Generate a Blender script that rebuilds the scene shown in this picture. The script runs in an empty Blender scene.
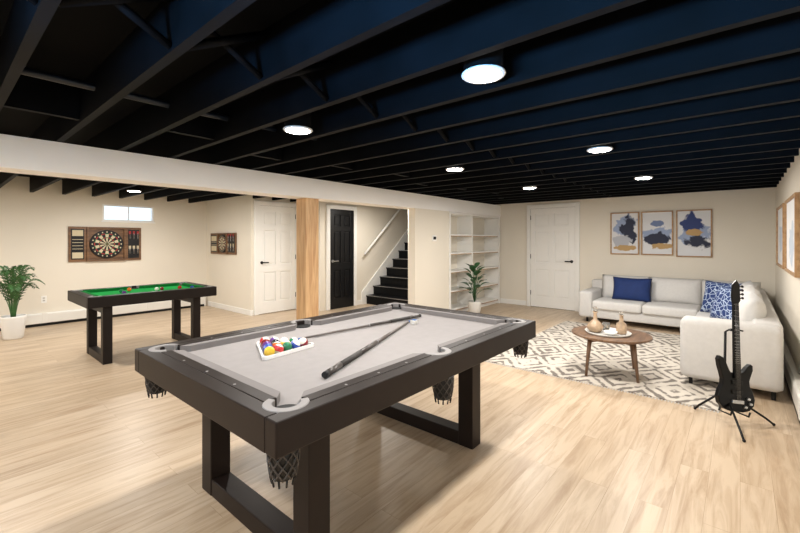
import bpy, bmesh, math, random
from mathutils import Matrix, Vector
random.seed(7)
scene = bpy.context.scene
pi = math.pi

# ------------------------------------------------------------------ materials
def lin(c):
    r = []
    for v in c[:3]:
        v = v / 255.0
        r.append(v / 12.92 if v <= 0.04045 else ((v + 0.055) / 1.055) ** 2.4)
    return (r[0], r[1], r[2], 1.0)

def newmat(name):
    m = bpy.data.materials.new(name)
    m.use_nodes = True
    nt = m.node_tree
    b = nt.nodes["Principled BSDF"]
    return m, nt, b

def mat(name, col, rough=0.5, metal=0.0, var=0.0, scale=8.0, bump=0.0, bscale=200.0, spec=0.5, coat=0.0, emis=None, estr=0.0, trans=0.0):
    m, nt, b = newmat(name)
    c = lin(col)
    b.inputs["Base Color"].default_value = c
    b.inputs["Roughness"].default_value = rough
    b.inputs["Metallic"].default_value = metal
    b.inputs["Specular IOR Level"].default_value = spec
    b.inputs["Coat Weight"].default_value = coat
    b.inputs["Transmission Weight"].default_value = trans
    if emis:
        b.inputs["Emission Color"].default_value = lin(emis)
        b.inputs["Emission Strength"].default_value = estr
    tc = nt.nodes.new("ShaderNodeTexCoord")
    if var > 0:
        n = nt.nodes.new("ShaderNodeTexNoise")
        n.inputs["Scale"].default_value = scale
        n.inputs["Detail"].default_value = 4
        nt.links.new(tc.outputs["Object"], n.inputs["Vector"])
        r = nt.nodes.new("ShaderNodeValToRGB")
        r.color_ramp.elements[0].position = 0.3
        r.color_ramp.elements[1].position = 0.7
        r.color_ramp.elements[0].color = (c[0]*(1-var), c[1]*(1-var), c[2]*(1-var), 1)
        r.color_ramp.elements[1].color = (min(1, c[0]*(1+var)), min(1, c[1]*(1+var)), min(1, c[2]*(1+var)), 1)
        nt.links.new(n.outputs["Fac"], r.inputs["Fac"])
        nt.links.new(r.outputs["Color"], b.inputs["Base Color"])
    if bump > 0:
        n2 = nt.nodes.new("ShaderNodeTexNoise")
        n2.inputs["Scale"].default_value = bscale
        nt.links.new(tc.outputs["Object"], n2.inputs["Vector"])
        bp = nt.nodes.new("ShaderNodeBump")
        bp.inputs["Strength"].default_value = bump
        bp.inputs["Distance"].default_value = 0.004
        nt.links.new(n2.outputs["Fac"], bp.inputs["Height"])
        nt.links.new(bp.outputs["Normal"], b.inputs["Normal"])
    return m

def woodmat(name, dark, light, axis=(1, 14, 14), rough=0.45, scale=3.0):
    m, nt, b = newmat(name)
    tc = nt.nodes.new("ShaderNodeTexCoord")
    mp = nt.nodes.new("ShaderNodeMapping")
    mp.inputs["Scale"].default_value = axis
    n = nt.nodes.new("ShaderNodeTexNoise")
    n.inputs["Scale"].default_value = scale
    n.inputs["Detail"].default_value = 6
    n.inputs["Distortion"].default_value = 0.6
    r = nt.nodes.new("ShaderNodeValToRGB")
    r.color_ramp.elements[0].position = 0.32
    r.color_ramp.elements[1].position = 0.68
    r.color_ramp.elements[0].color = lin(dark)
    r.color_ramp.elements[1].color = lin(light)
    nt.links.new(tc.outputs["Object"], mp.inputs["Vector"])
    nt.links.new(mp.outputs["Vector"], n.inputs["Vector"])
    nt.links.new(n.outputs["Fac"], r.inputs["Fac"])
    nt.links.new(r.outputs["Color"], b.inputs["Base Color"])
    b.inputs["Roughness"].default_value = rough
    return m

def floormat():
    m, nt, b = newmat("oak_plank_floor")
    L = nt.links.new
    tc = nt.nodes.new("ShaderNodeTexCoord")
    br = nt.nodes.new("ShaderNodeTexBrick")
    br.offset = 0.37
    br.inputs["Color1"].default_value = lin((202, 182, 157))
    br.inputs["Color2"].default_value = lin((191, 169, 142))
    br.inputs["Mortar"].default_value = lin((176, 153, 127))
    br.inputs["Scale"].default_value = 1.0
    br.inputs["Mortar Size"].default_value = 0.0012
    br.inputs["Bias"].default_value = -0.1
    br.inputs["Brick Width"].default_value = 1.5
    br.inputs["Row Height"].default_value = 0.14
    L(tc.outputs["Object"], br.inputs["Vector"])
    mp = nt.nodes.new("ShaderNodeMapping")
    mp.inputs["Scale"].default_value = (1.0, 11.0, 1.0)
    L(tc.outputs["Object"], mp.inputs["Vector"])
    add = nt.nodes.new("ShaderNodeVectorMath"); add.operation = 'ADD'
    sc = nt.nodes.new("ShaderNodeVectorMath"); sc.operation = 'SCALE'
    sc.inputs["Scale"].default_value = 37.0
    L(br.outputs["Color"], sc.inputs[0])
    L(mp.outputs["Vector"], add.inputs[0]); L(sc.outputs["Vector"], add.inputs[1])
    n = nt.nodes.new("ShaderNodeTexNoise")
    n.inputs["Scale"].default_value = 1.7; n.inputs["Detail"].default_value = 7
    n.inputs["Roughness"].default_value = 0.62; n.inputs["Distortion"].default_value = 0.7
    L(add.outputs["Vector"], n.inputs["Vector"])
    r = nt.nodes.new("ShaderNodeValToRGB")
    r.color_ramp.elements[0].position = 0.30; r.color_ramp.elements[0].color = (0.58, 0.48, 0.38, 1)
    r.color_ramp.elements[1].position = 0.57; r.color_ramp.elements[1].color = (1, 1, 1, 1)
    L(n.outputs["Fac"], r.inputs["Fac"])
    mx = nt.nodes.new("ShaderNodeMix"); mx.data_type = 'RGBA'; mx.blend_type = 'MULTIPLY'
    mx.inputs["Factor"].default_value = 0.75
    L(br.outputs["Color"], mx.inputs["A"]); L(r.outputs["Color"], mx.inputs["B"])
    L(mx.outputs["Result"], b.inputs["Base Color"])
    b.inputs["Roughness"].default_value = 0.36
    b.inputs["Specular IOR Level"].default_value = 0.45
    return m

def MathN(nt, op, a=None, b_=None, v1=None, v2=None):
    n = nt.nodes.new("ShaderNodeMath"); n.operation = op
    if a is not None: nt.links.new(a, n.inputs[0])
    if b_ is not None: nt.links.new(b_, n.inputs[1])
    if v1 is not None: n.inputs[0].default_value = v1
    if v2 is not None: n.inputs[1].default_value = v2
    return n.outputs[0]

def rugmat():
    m, nt, b = newmat("rug_pattern")
    L = nt.links.new
    def M(op, a=None, b_=None, v1=None, v2=None): return MathN(nt, op, a, b_, v1, v2)
    tc = nt.nodes.new("ShaderNodeTexCoord")
    sp = nt.nodes.new("ShaderNodeSeparateXYZ")
    L(tc.outputs["Object"], sp.inputs[0])
    def tri(o, f):
        a = M('MULTIPLY', o, v2=f)
        a = M('PINGPONG', a, v2=0.5)
        return M('MULTIPLY', a, v2=2.0)
    x = tri(sp.outputs["X"], 1.6); y = tri(sp.outputs["Y"], 2.2)
    d = M('ADD', x, y)
    s = M('SINE', M('MULTIPLY', d, v2=12.5))
    n = nt.nodes.new("ShaderNodeTexNoise"); n.inputs["Scale"].default_value = 18; n.inputs["Detail"].default_value = 5
    L(tc.outputs["Object"], n.inputs["Vector"])
    n2 = nt.nodes.new("ShaderNodeTexNoise"); n2.inputs["Scale"].default_value = 3.5
    L(tc.outputs["Object"], n2.inputs["Vector"])
    t = M('ADD', s, M('MULTIPLY', M('SUBTRACT', n.outputs["Fac"], v2=0.5), v2=4.0))
    t = M('ADD', t, M('MULTIPLY', M('SUBTRACT', n2.outputs["Fac"], v2=0.5), v2=4.0))
    r = nt.nodes.new("ShaderNodeValToRGB")
    r.color_ramp.elements[0].position = 0.05; r.color_ramp.elements[0].color = lin((202, 194, 182))
    r.color_ramp.elements[1].position = 0.85; r.color_ramp.elements[1].color = lin((118, 110, 102))
    L(t, r.inputs["Fac"])
    L(r.outputs["Color"], b.inputs["Base Color"])
    b.inputs["Roughness"].default_value = 0.95
    return m

def artmat(name, seed, base, blobs):
    m, nt, b = newmat(name)
    L = nt.links.new
    tc = nt.nodes.new("ShaderNodeTexCoord")
    n = nt.nodes.new("ShaderNodeTexNoise"); n.inputs["Scale"].default_value = 6.0; n.inputs["Detail"].default_value = 6
    n.noise_dimensions = '4D'; n.inputs["W"].default_value = seed
    n.inputs["Distortion"].default_value = 0.6
    L(tc.outputs["Object"], n.inputs["Vector"])
    sp = nt.nodes.new("ShaderNodeSeparateXYZ"); L(tc.outputs["Object"], sp.inputs[0])
    nn = MathN(nt, 'MULTIPLY', MathN(nt, 'SUBTRACT', n.outputs["Fac"], v2=0.5), v2=2.6)
    rgb = nt.nodes.new("ShaderNodeRGB"); rgb.outputs[0].default_value = lin(base)
    cur = rgb.outputs[0]
    for ax, cy, cz, ry, rz, col in blobs:
        y = MathN(nt, 'DIVIDE', MathN(nt, 'SUBTRACT', sp.outputs[ax], v2=cy), v2=ry)
        z = MathN(nt, 'DIVIDE', MathN(nt, 'SUBTRACT', sp.outputs["Z"], v2=cz), v2=rz)
        d = MathN(nt, 'SQRT', MathN(nt, 'ADD', MathN(nt, 'MULTIPLY', y, y), MathN(nt, 'MULTIPLY', z, z)))
        d = MathN(nt, 'ADD', d, nn)
        r = nt.nodes.new("ShaderNodeValToRGB")
        r.color_ramp.elements[0].position = 0.84; r.color_ramp.elements[0].color = (1, 1, 1, 1)
        r.color_ramp.elements[1].position = 0.98; r.color_ramp.elements[1].color = (0, 0, 0, 1)
        L(d, r.inputs["Fac"])
        mx = nt.nodes.new("ShaderNodeMix"); mx.data_type = 'RGBA'
        L(r.outputs["Color"], mx.inputs["Factor"]); L(cur, mx.inputs["A"]); mx.inputs["B"].default_value = lin(col)
        cur = mx.outputs["Result"]
    L(cur, b.inputs["Base Color"])
    b.inputs["Roughness"].default_value = 0.6
    return m

def pillowpat():
    m, nt, b = newmat("blue_pattern_fabric")
    L = nt.links.new
    tc = nt.nodes.new("ShaderNodeTexCoord")
    v = nt.nodes.new("ShaderNodeTexVoronoi"); v.feature = 'DISTANCE_TO_EDGE'; v.inputs["Scale"].default_value = 17
    L(tc.outputs["Object"], v.inputs["Vector"])
    r = nt.nodes.new("ShaderNodeValToRGB")
    r.color_ramp.elements[0].position = 0.03; r.color_ramp.elements[0].color = lin((176, 190, 212))
    r.color_ramp.elements[1].position = 0.08; r.color_ramp.elements[1].color = lin((30, 56, 108))
    L(v.outputs["Distance"], r.inputs["Fac"]); L(r.outputs["Color"], b.inputs["Base Color"])
    b.inputs["Roughness"].default_value = 0.9
    return m

WALL = mat("greige_wall_paint", (231, 224, 210), 0.75, var=0.015, scale=1.5, bump=0.05, bscale=150)
WHITE = mat("white_trim_paint", (241, 240, 236), 0.4, var=0.01)
BEAMW = mat("beam_white_paint", (250, 249, 247), 0.55, var=0.01, scale=3)
FLOOR = floormat()
BLACKC = mat("ceiling_black_paint", (4, 5, 6), 0.8, var=0.4, scale=3, spec=0.08)
JOIST = mat("joist_black_paint", (4, 5, 7), 0.6, var=0.6, scale=4, spec=0.10)
PIPE = mat("painted_pipe", (14, 24, 36), 0.4, var=0.2)
POSTW = woodmat("douglas_fir", (186, 142, 98), (222, 186, 140), (10, 10, 0.8), 0.5)
ESP = mat("espresso_wood", (31, 23, 20), 0.45, var=0.12, scale=9, spec=0.22)
ESP2 = mat("dark_table_wood", (28, 21, 18), 0.45, var=0.12, scale=9, spec=0.22)
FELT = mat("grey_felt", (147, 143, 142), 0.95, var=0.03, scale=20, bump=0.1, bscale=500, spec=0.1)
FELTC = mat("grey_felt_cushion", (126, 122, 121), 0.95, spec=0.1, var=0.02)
GREEN = mat("green_felt", (16, 136, 58), 0.95, var=0.04, scale=20, spec=0.1)
GREENC = mat("green_felt_cushion", (12, 104, 44), 0.95, spec=0.1, var=0.02)
PLATE = mat("pocket_casting", (140, 137, 136), 0.55, 0.0, var=0.03, spec=0.2)
HOLE = mat("pocket_black", (10, 10, 10), 0.7, var=0.1)
NET = mat("leather_net", (70, 65, 62), 0.6, var=0.1)
NETD = mat("leather_dark", (12, 10, 10), 0.5, var=0.1)
BLACK = mat("black_paint", (15, 16, 19), 0.35, var=0.1, spec=0.4)
BLACKG = mat("black_gloss", (3, 3, 4), 0.28, var=0.1, spec=0.22)
STAIRB = mat("stair_black", (7, 7, 9), 0.5, var=0.1, spec=0.2)
METAL = mat("steel", (190, 190, 190), 0.3, 0.9, var=0.03)
DMETAL = mat("black_metal", (13, 13, 13), 0.45, 0.1, var=0.05, spec=0.3)
SOFA = mat("sofa_linen", (202, 200, 197), 0.95, var=0.03, scale=30, bump=0.15, bscale=350, spec=0.2)
SOFA2 = mat("sofa_linen_cushion", (211, 209, 206), 0.95, var=0.03, scale=30, bump=0.15, bscale=350, spec=0.2)
NAVY = mat("navy_velvet", (20, 46, 100), 0.8, var=0.1, scale=15)
PAT = pillowpat()
WALNUT = woodmat("walnut_top", (92, 68, 50), (128, 98, 74), (2, 12, 2), 0.4)
RUG = rugmat()
LEAF = mat("leaf_green", (62, 104, 54), 0.5, var=0.3, scale=12)
LEAF2 = mat("leaf_dark_green", (48, 88, 50), 0.45, var=0.3, scale=12)
POT = mat("white_ceramic", (236, 236, 234), 0.3, var=0.01)
POTG = mat("grey_ceramic", (205, 203, 198), 0.5, var=0.03)
SOIL = mat("soil", (50, 38, 28), 0.95, var=0.3, scale=40)
BROWN = woodmat("cabinet_wood", (92, 64, 42), (132, 96, 64), (2, 2, 10), 0.45)
FRAMEW = woodmat("light_frame_wood", (150, 114, 78), (186, 150, 108), (6, 6, 6), 0.45)
CREAM = mat("dart_cream", (206, 194, 164), 0.9, var=0.05)
RED = mat("red_paint", (160, 34, 36), 0.5, var=0.05)
GRN = mat("green_paint", (30, 100, 58), 0.5, var=0.05)
LAMP = mat("lamp_lens", (255, 250, 240), 0.5, emis=(255, 250, 242), estr=45.0)
AMBER = mat("amber_ceramic", (176, 152, 126), 0.25, var=0.25, scale=20)
GLASS = mat("clear_glass", (235, 232, 225), 0.05, trans=0.85, var=0.0)
HEAT = mat("heater_enamel", (232, 230, 224), 0.4, var=0.01)
CHALK = mat("blue_chalk", (60, 100, 160), 0.9, var=0.05)

# ------------------------------------------------------------------ builder
class Obj:
    def __init__(self, name):
        self.name = name; self.bm = bmesh.new(); self.mats = []; self.M = Matrix.Identity(4)
    def mi(self, m):
        if m not in self.mats: self.mats.append(m)
        return self.mats.index(m)
    def merge(self, t, m, M=None, smooth=False):
        T = self.M @ M if M is not None else self.M
        bmesh.ops.transform(t, matrix=T, verts=t.verts)
        bmesh.ops.recalc_face_normals(t, faces=t.faces)
        i = self.mi(m)
        for f in t.faces: f.material_index = i; f.smooth = smooth
        me = bpy.data.meshes.new("tmp"); t.to_mesh(me); t.free()
        self.bm.from_mesh(me); bpy.data.meshes.remove(me)
    def box(self, lo, hi, m, bevel=0.0, seg=2, M=None, smooth=False):
        t = bmesh.new()
        bmesh.ops.create_cube(t, size=1.0)
        lo2 = [min(a, b) for a, b in zip(lo, hi)]; hi2 = [max(a, b) for a, b in zip(lo, hi)]
        S = Matrix.Diagonal([hi2[i]-lo2[i] for i in range(3)] + [1])
        bmesh.ops.transform(t, matrix=Matrix.Translation([(lo2[i]+hi2[i])/2 for i in range(3)]) @ S, verts=t.verts)
        if bevel > 0:
            bmesh.ops.bevel(t, geom=t.edges[:], offset=bevel, segments=seg, profile=0.5, affect='EDGES', clamp_overlap=True)
        self.merge(t, m, M, smooth)
    def cyl(self, p0, p1, r0, r1, m, seg=20, M=None, smooth=True):
        p0 = Vector(p0); p1 = Vector(p1); d = p1-p0
        t = bmesh.new()
        bmesh.ops.create_cone(t, cap_ends=True, segments=seg, radius1=r0, radius2=r1, depth=d.length)
        R = d.to_track_quat('Z', 'Y').to_matrix().to_4x4()
        bmesh.ops.transform(t, matrix=Matrix.Translation((p0+p1)/2) @ R, verts=t.verts)
        self.merge(t, m, M, smooth)
        if smooth:
            for f in self.bm.faces:
                if len(f.verts) > 8: f.smooth = False
    def sphere(self, c, r, m, M=None, seg=16, scale=(1, 1, 1)):
        t = bmesh.new()
        bmesh.ops.create_uvsphere(t, u_segments=seg, v_segments=max(6, seg//2), radius=r)
        bmesh.ops.transform(t, matrix=Matrix.Translation(c) @ Matrix.Diagonal(list(scale)+[1]), verts=t.verts)
        self.merge(t, m, M, True)
    def lathe(self, prof, c, m, seg=28, M=None, smooth=True):
        t = bmesh.new(); rings = []
        for r, z in prof:
            rings.append([t.verts.new((c[0]+r*math.cos(2*pi*i/seg), c[1]+r*math.sin(2*pi*i/seg), c[2]+z)) for i in range(seg)])
        for a, b in zip(rings, rings[1:]):
            for i in range(seg):
                t.faces.new((a[i], a[(i+1) % seg], b[(i+1) % seg], b[i]))
        if prof[0][0] > 1e-4: t.faces.new(rings[0][::-1])
        if prof[-1][0] > 1e-4: t.faces.new(rings[-1])
        bmesh.ops.remove_doubles(t, verts=t.verts, dist=1e-5)
        self.merge(t, m, M, smooth)
    def tube(self, pts, r, m, seg=8, M=None):
        pts = [Vector(p) for p in pts]
        rr = r if isinstance(r, (list, tuple)) else [r]*len(pts)
        t = bmesh.new(); rings = []
        for k, p in enumerate(pts):
            d = (pts[min(k+1, len(pts)-1)] - pts[max(k-1, 0)]).normalized()
            up = Vector((0, 0, 1)) if abs(d.z) < 0.95 else Vector((1, 0, 0))
            a = d.cross(up).normalized(); b = a.cross(d)
            rings.append([t.verts.new(p + (a*math.cos(2*pi*i/seg)+b*math.sin(2*pi*i/seg))*rr[k]) for i in range(seg)])
        for a, b in zip(rings, rings[1:]):
            for i in range(seg):
                t.faces.new((a[i], a[(i+1) % seg], b[(i+1) % seg], b[i]))
        t.faces.new(rings[0][::-1]); t.faces.new(rings[-1])
        self.merge(t, m, M, True)
    def prism(self, poly, y0, y1, m, M=None, bevel=0.0):
        t = bmesh.new()
        a = [t.verts.new((x, y0, z)) for x, z in poly]
        f = t.faces.new(a)
        g = bmesh.ops.extrude_face_region(t, geom=[f])
        vs = [v for v in g['geom'] if isinstance(v, bmesh.types.BMVert)]
        bmesh.ops.translate(t, vec=(0, y1-y0, 0), verts=vs)
        if bevel > 0:
            es = [e for e in t.edges if abs(e.verts[0].co.y-e.verts[1].co.y) < 1e-6]
            bmesh.ops.bevel(t, geom=es, offset=bevel, segments=2, profile=0.5, affect='EDGES', clamp_overlap=True)
        self.merge(t, m, M, False)
    def flat(self, pts, m, M=None):
        t = bmesh.new(); t.faces.new([t.verts.new(p) for p in pts]); self.merge(t, m, M, False)
    def pillow(self, w, h, th, m, M, n=14, pinch=0.06):
        t = bmesh.new(); S = []
        for s in (1, -1):
            g = []
            for i in range(n+1):
                row = []
                for j in range(n+1):
                    a = -1+2*i/n; b = -1+2*j/n
                    k = max(0.0, (1-abs(a)**3.2))*max(0.0, (1-abs(b)**3.2))
                    px = a*(1-pinch*(1-abs(b)**2)*abs(a)); pz = b*(1-pinch*(1-abs(a)**2)*abs(b))
                    row.append(t.verts.new((px*w/2, s*th/2*k**0.55, pz*h/2)))
                g.append(row)
            for i in range(n):
                for j in range(n):
                    t.faces.new((g[i][j], g[i+1][j], g[i+1][j+1], g[i][j+1]))
        bmesh.ops.remove_doubles(t, verts=t.verts, dist=1e-5)
        self.merge(t, m, M, True)
    def finish(self, parent=None):
        me = bpy.data.meshes.new(self.name + "_mesh")
        self.bm.to_mesh(me); self.bm.free()
        for m in self.mats: me.materials.append(m)
        o = bpy.data.objects.new(self.name, me)
        scene.collection.objects.link(o)
        if parent: o.parent = parent
        return o

def WF(o, kind):
    ax = {'B': ((0, -1, 0), (1, 0, 0)), 'D': ((1, 0, 0), (0, 1, 0)), 'R': ((-1, 0, 0), (0, -1, 0)), 'L': ((0, 1, 0), (-1, 0, 0))}[kind]
    x = Vector(ax[0]); y = Vector(ax[1]); z = Vector((0, 0, 1))
    M = Matrix.Identity(4)
    for i in range(3):
        M[i][0] = x[i]; M[i][1] = y[i]; M[i][2] = z[i]; M[i][3] = o[i]
    return M

# ------------------------------------------------------------------ layout constants
U0, U1 = -1.6, 8.15
V0, V1 = -0.40, 8.6
HC = 2.14      # joist bottoms
HD = 2.38      # deck
T = 0.12

def simple(name, boxes, m, bevel=0.0):
    o = Obj(name)
    for lo, hi in boxes: o.box(lo, hi, m, bevel)
    return o.finish()

simple("floor", [((U0-T, V0-T, -0.1), (9.6, V1+T, 0.0))], FLOOR)
simple("wall_right", [((U0-T, V0-T, 0), (U1+T, V0, HD))], WALL)
simple("wall_back", [((U1, V0, 0), (U1+T, 4.5, HD))], WALL)
wu0, wu1, wz0, wz1 = 1.98, 2.80, 1.72, 2.02
simple("wall_left", [((U0-T, V1, 0), (wu0, V1+T, HD)), ((wu1, V1, 0), (3.8+T, V1+T, HD)),
                     ((wu0, V1, 0), (wu1, V1+T, wz0)), ((wu0, V1, wz1), (wu1, V1+T, HD))], WALL)
nv0, nv1, nz0, nz1 = -0.1, 2.5, 0.9, 2.0
simple("wall_front", [((U0-T, V0, 0), (U0, nv0, HD)), ((U0-T, nv1, 0), (U0, V1, HD)),
                      ((U0-T, nv0, 0), (U0, nv1, nz0)), ((U0-T, nv0, nz1), (U0, nv1, HD))], WALL)
simple("wall_dart_return", [((3.8, 6.8, 0), (3.8+T, V1, HD))], WALL)
simple("wall_closet", [((3.8+T, 6.8, 0), (5.02, 6.8+T, HD)), ((4.9, 6.2, 0), (5.02, 6.8, HD))], WALL)
simple("wall_stair", [((5.02, 6.2, 0), (9.5, 6.32, 3.3))], WALL)
simple("wall_shaft", [((6.12, 4.78, 0), (9.5, 4.9, 3.3))], WALL)
simple("wall_landing", [((9.4, 4.9, 0), (9.5, 6.2, 3.3))], WALL)
simple("wall_return", [((6.0, 4.15, 0), (6.095, 4.9, HC))], WALL)
simple("wall_thermostat", [((5.1, 4.02, 0), (6.095, 4.15, 1.90))], WALL)
simple("wall_niche", [((6.12, 4.40, 0), (U1, 4.5, HD))], WALL)

simple("ceiling", [((U0-T, V0-T, HD), (6.3, V1+T, HD+0.05)), ((6.3, V0-T, HD), (U1+T, 4.9, HD+0.05)), ((6.3, 4.78, 3.3), (9.5, 6.32, 3.35)), ((6.25, 4.9, HD), (6.3, 6.2, 3.3))], BLACKC)
o = Obj("ceiling_joists")
us = []
u = 1.45 - 0.4*7
while u < U1-0.05:
    us.append(u); u += 0.4
for u in us:
    if u < 3.78: ve = V1
    elif u < 4.9: ve = 6.8
    elif u < 6.2: ve = 6.2
    else: ve = 4.78
    o.box((u-0.021, V0, HC), (u+0.021, ve, HD), JOIST)
for a, b in zip(us, us[1:]):
    for v in (1.72, 5.9):
        if v > 5 and a > 5.6: continue
        o.tube([(a+0.02, v-0.02, HC+0.02), (b-0.02, v-0.02, HD-0.03)], 0.019, JOIST, seg=4)
        o.tube([(a+0.02, v+0.03, HD-0.03), (b-0.02, v+0.03, HC+0.02)], 0.019, JOIST, seg=4)
k = 0
for a, b in zip(us, us[1:]):
    if b < 7.5 and k % 2 == 0:
        vv = 3.1 + 0.15*(k % 3)
        o.box((a+0.021, vv, HC+0.02), (b-0.021, vv+0.04, HD), JOIST)
    k += 1
o.finish()
o = Obj("ceiling_pipe")
o.tube([(U0+0.02, 2.9, HC+0.14), (1.2, 2.9, HC+0.14), (3.2, 2.86, HC+0.15)], 0.022, PIPE, seg=12)
o.tube([(-0.17, 2.9, HC+0.12), (-0.17, 1.0, HC+0.11), (-0.17, V0+0.02, HC+0.11)], 0.03, PIPE, seg=12)
o.finish()

simple("ceiling_beam", [((U0, 4.02, 1.90), (U1, 4.30, HC))], BEAMW, 0.004)
o = Obj("support_post")
o.box((2.99, 4.06, 0), (3.19, 4.26, 1.90), POSTW, 0.008)
o.finish()

simple("baseboard_back", [((U1-0.015, V0, 0), (U1, 2.34, 0.10)), ((U1-0.015, 3.44, 0), (U1, 4.02, 0.10))], WHITE, 0.003)
simple("baseboard_stair", [((5.1, 4.005, 0), (6.09, 4.02, 0.10)), ((5.085, 4.005, 0), (5.1, 4.15, 0.10))], WHITE, 0.003)
simple("baseboard_closet", [((3.785, 6.8, 0), (3.8, V1-0.08, 0.10)), ((3.785, 6.785, 0), (3.84, 6.8, 0.10)), ((4.83, 6.785, 0), (4.9, 6.8, 0.10)), ((5.84, 6.185, 0), (6.0, 6.2, 0.10))], WHITE, 0.003)

def heater(name, origin, kind, L):
    o = Obj(name); o.M = WF(origin, kind)
    o.prism([(0, 0.02), (0, 0.19), (L, 0.19), (L, 0.02)], -0.015, -0.001, HEAT)
    prof = [(-0.002, 0.205), (-0.05, 0.205), (-0.065, 0.185), (-0.065, 0.05), (-0.055, 0.035), (-0.055, 0.15), (-0.045, 0.185), (-0.002, 0.195)]
    t = bmesh.new()
    a = [t.verts.new((0.0, y, z)) for y, z in prof]; b = [t.verts.new((L, y, z)) for y, z in prof]
    n = len(prof)
    for i in range(n): t.faces.new((a[i], a[(i+1) % n], b[(i+1) % n], b[i]))
    o.merge(t, HEAT)
    o.box((0, -0.068, 0.0), (0.03, -0.001, 0.21), HEAT, 0.004)
    o.box((L-0.03, -0.068, 0.0), (L, -0.001, 0.21), HEAT, 0.004)
    o.box((0.03, -0.06, 0.0), (L-0.03, -0.002, 0.045), DMETAL)  # black box paints the dark of the gap under the cover
    x = 1.2
    while x < L-0.2:
        o.box((x-0.03, -0.0675, 0.045), (x+0.03, -0.06, 0.208), HEAT, 0.002); x += 1.5
    return o.finish()
heater("baseboard_heater", (U0+0.1, V1, 0), 'D', 3.8-U0-0.15)
heater("baseboard_heater", (6.9, V0, 0), 'R', 6.9-U0-0.1)

# ------------------------------------------------------------------ doors
def door(name, origin, kind, w, h, m, lever='R', casing=WHITE):
    o = Obj(name); o.M = WF(origin, kind)
    cw = 0.08
    o.box((0, -0.045, 0), (cw, -0.001, h+cw), casing, 0.006)
    o.box((w-cw, -0.045, 0), (w, -0.001, h+cw), casing, 0.006)
    o.box((cw, -0.045, h), (w-cw, -0.001, h+cw), casing, 0.006)
    a = cw+0.004; b = w-cw-0.004; z0 = 0.008; z1 = h-0.004
    o.box((a-0.004, -0.010, 0), (b+0.004, -0.001, h), DMETAL)
    o.box((a, -0.014, z0), (b, -0.008, z1), m)
    st = 0.10; mid = (a+b)/2; ms = 0.045
    zs = [(z0, 0.22), (0.78, 0.92), (1.56, 1.66), (z1-0.11, z1)]
    o.box((a, -0.034, z0), (a+st, -0.011, z1), m, 0.004)
    o.box((b-st, -0.034, z0), (b, -0.011, z1), m, 0.004)
    for p, q in zs: o.box((a+st-0.002, -0.034, p), (b-st+0.002, -0.011, q), m, 0.004)
    o.box((mid-ms, -0.0338, 0.22), (mid+ms, -0.011, z1-0.11), m, 0.004)
    for p, q in ((0.22, 0.78), (0.92, 1.56), (1.66, z1-0.11)):
        for c, d in ((a+st, mid-ms), (mid+ms, b-st)):
            o.box((c+0.025, -0.028, p+0.025), (d-0.025, -0.011, q-0.025), m, 0.010)
    hx = b-0.06 if lever == 'R' else a+0.06
    s = -1 if lever == 'R' else 1
    hm = METAL if m is BLACK else DMETAL
    o.cyl((hx, -0.03, 0.96), (hx, -0.042, 0.96), 0.028, 0.028, hm)
    o.cyl((hx, -0.04, 0.96), (hx, -0.075, 0.96), 0.01, 0.01, hm)
    o.box((hx-0.012 if s > 0 else hx-0.12, -0.085, 0.95), (hx+0.12 if s > 0 else hx+0.012, -0.07, 0.972), hm, 0.005)
    for z in (0.25, 1.0, 1.8):
        hz = a if lever == 'R' else b
        o.cyl((hz, -0.036, z), (hz, -0.036, z+0.09), 0.007, 0.007, hm, 8)
    return o.finish()
door("door_1", (U1, 3.41, 0), 'B', 1.05, 2.03, WHITE, 'R')
door("door_2", (3.85, 6.8, 0), 'D', 0.97, 2.03, WHITE, 'L')
door("door_3", (5.04, 6.2, 0), 'D', 0.80, 2.0, BLACK, 'L')

# ------------------------------------------------------------------ window
def window(name, origin, kind, w, z0, z1, mull=1):
    o = Obj(name); o.M = WF(origin, kind)
    f = 0.03
    o.box((0, 0.0, z0), (w, 0.10, z0+f), WHITE, 0.003)
    o.box((0, 0.0, z1-f), (w, 0.10, z1), WHITE, 0.003)
    o.box((0, 0.0, z0+f), (f, 0.10, z1-f), WHITE, 0.003)
    o.box((w-f, 0.0, z0+f), (w, 0.10, z1-f), WHITE, 0.003)
    for i in range(1, mull+1):
        x = w*i/(mull+1)
        o.box((x-0.010, 0.03, z0+f), (x+0.010, 0.06, z1-f), WHITE, 0.003)
    o.box((-0.02, -0.015, z0-0.02), (w+0.02, 0.0, z0), WHITE, 0.003)
    return o.finish()
window("window_1", (wu0, V1, 0), 'D', wu1-wu0, wz0, wz1, 1)
window("window_2", (U0, nv0, 0), 'L', nv1-nv0, nz0, nz1, 2)

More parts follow.
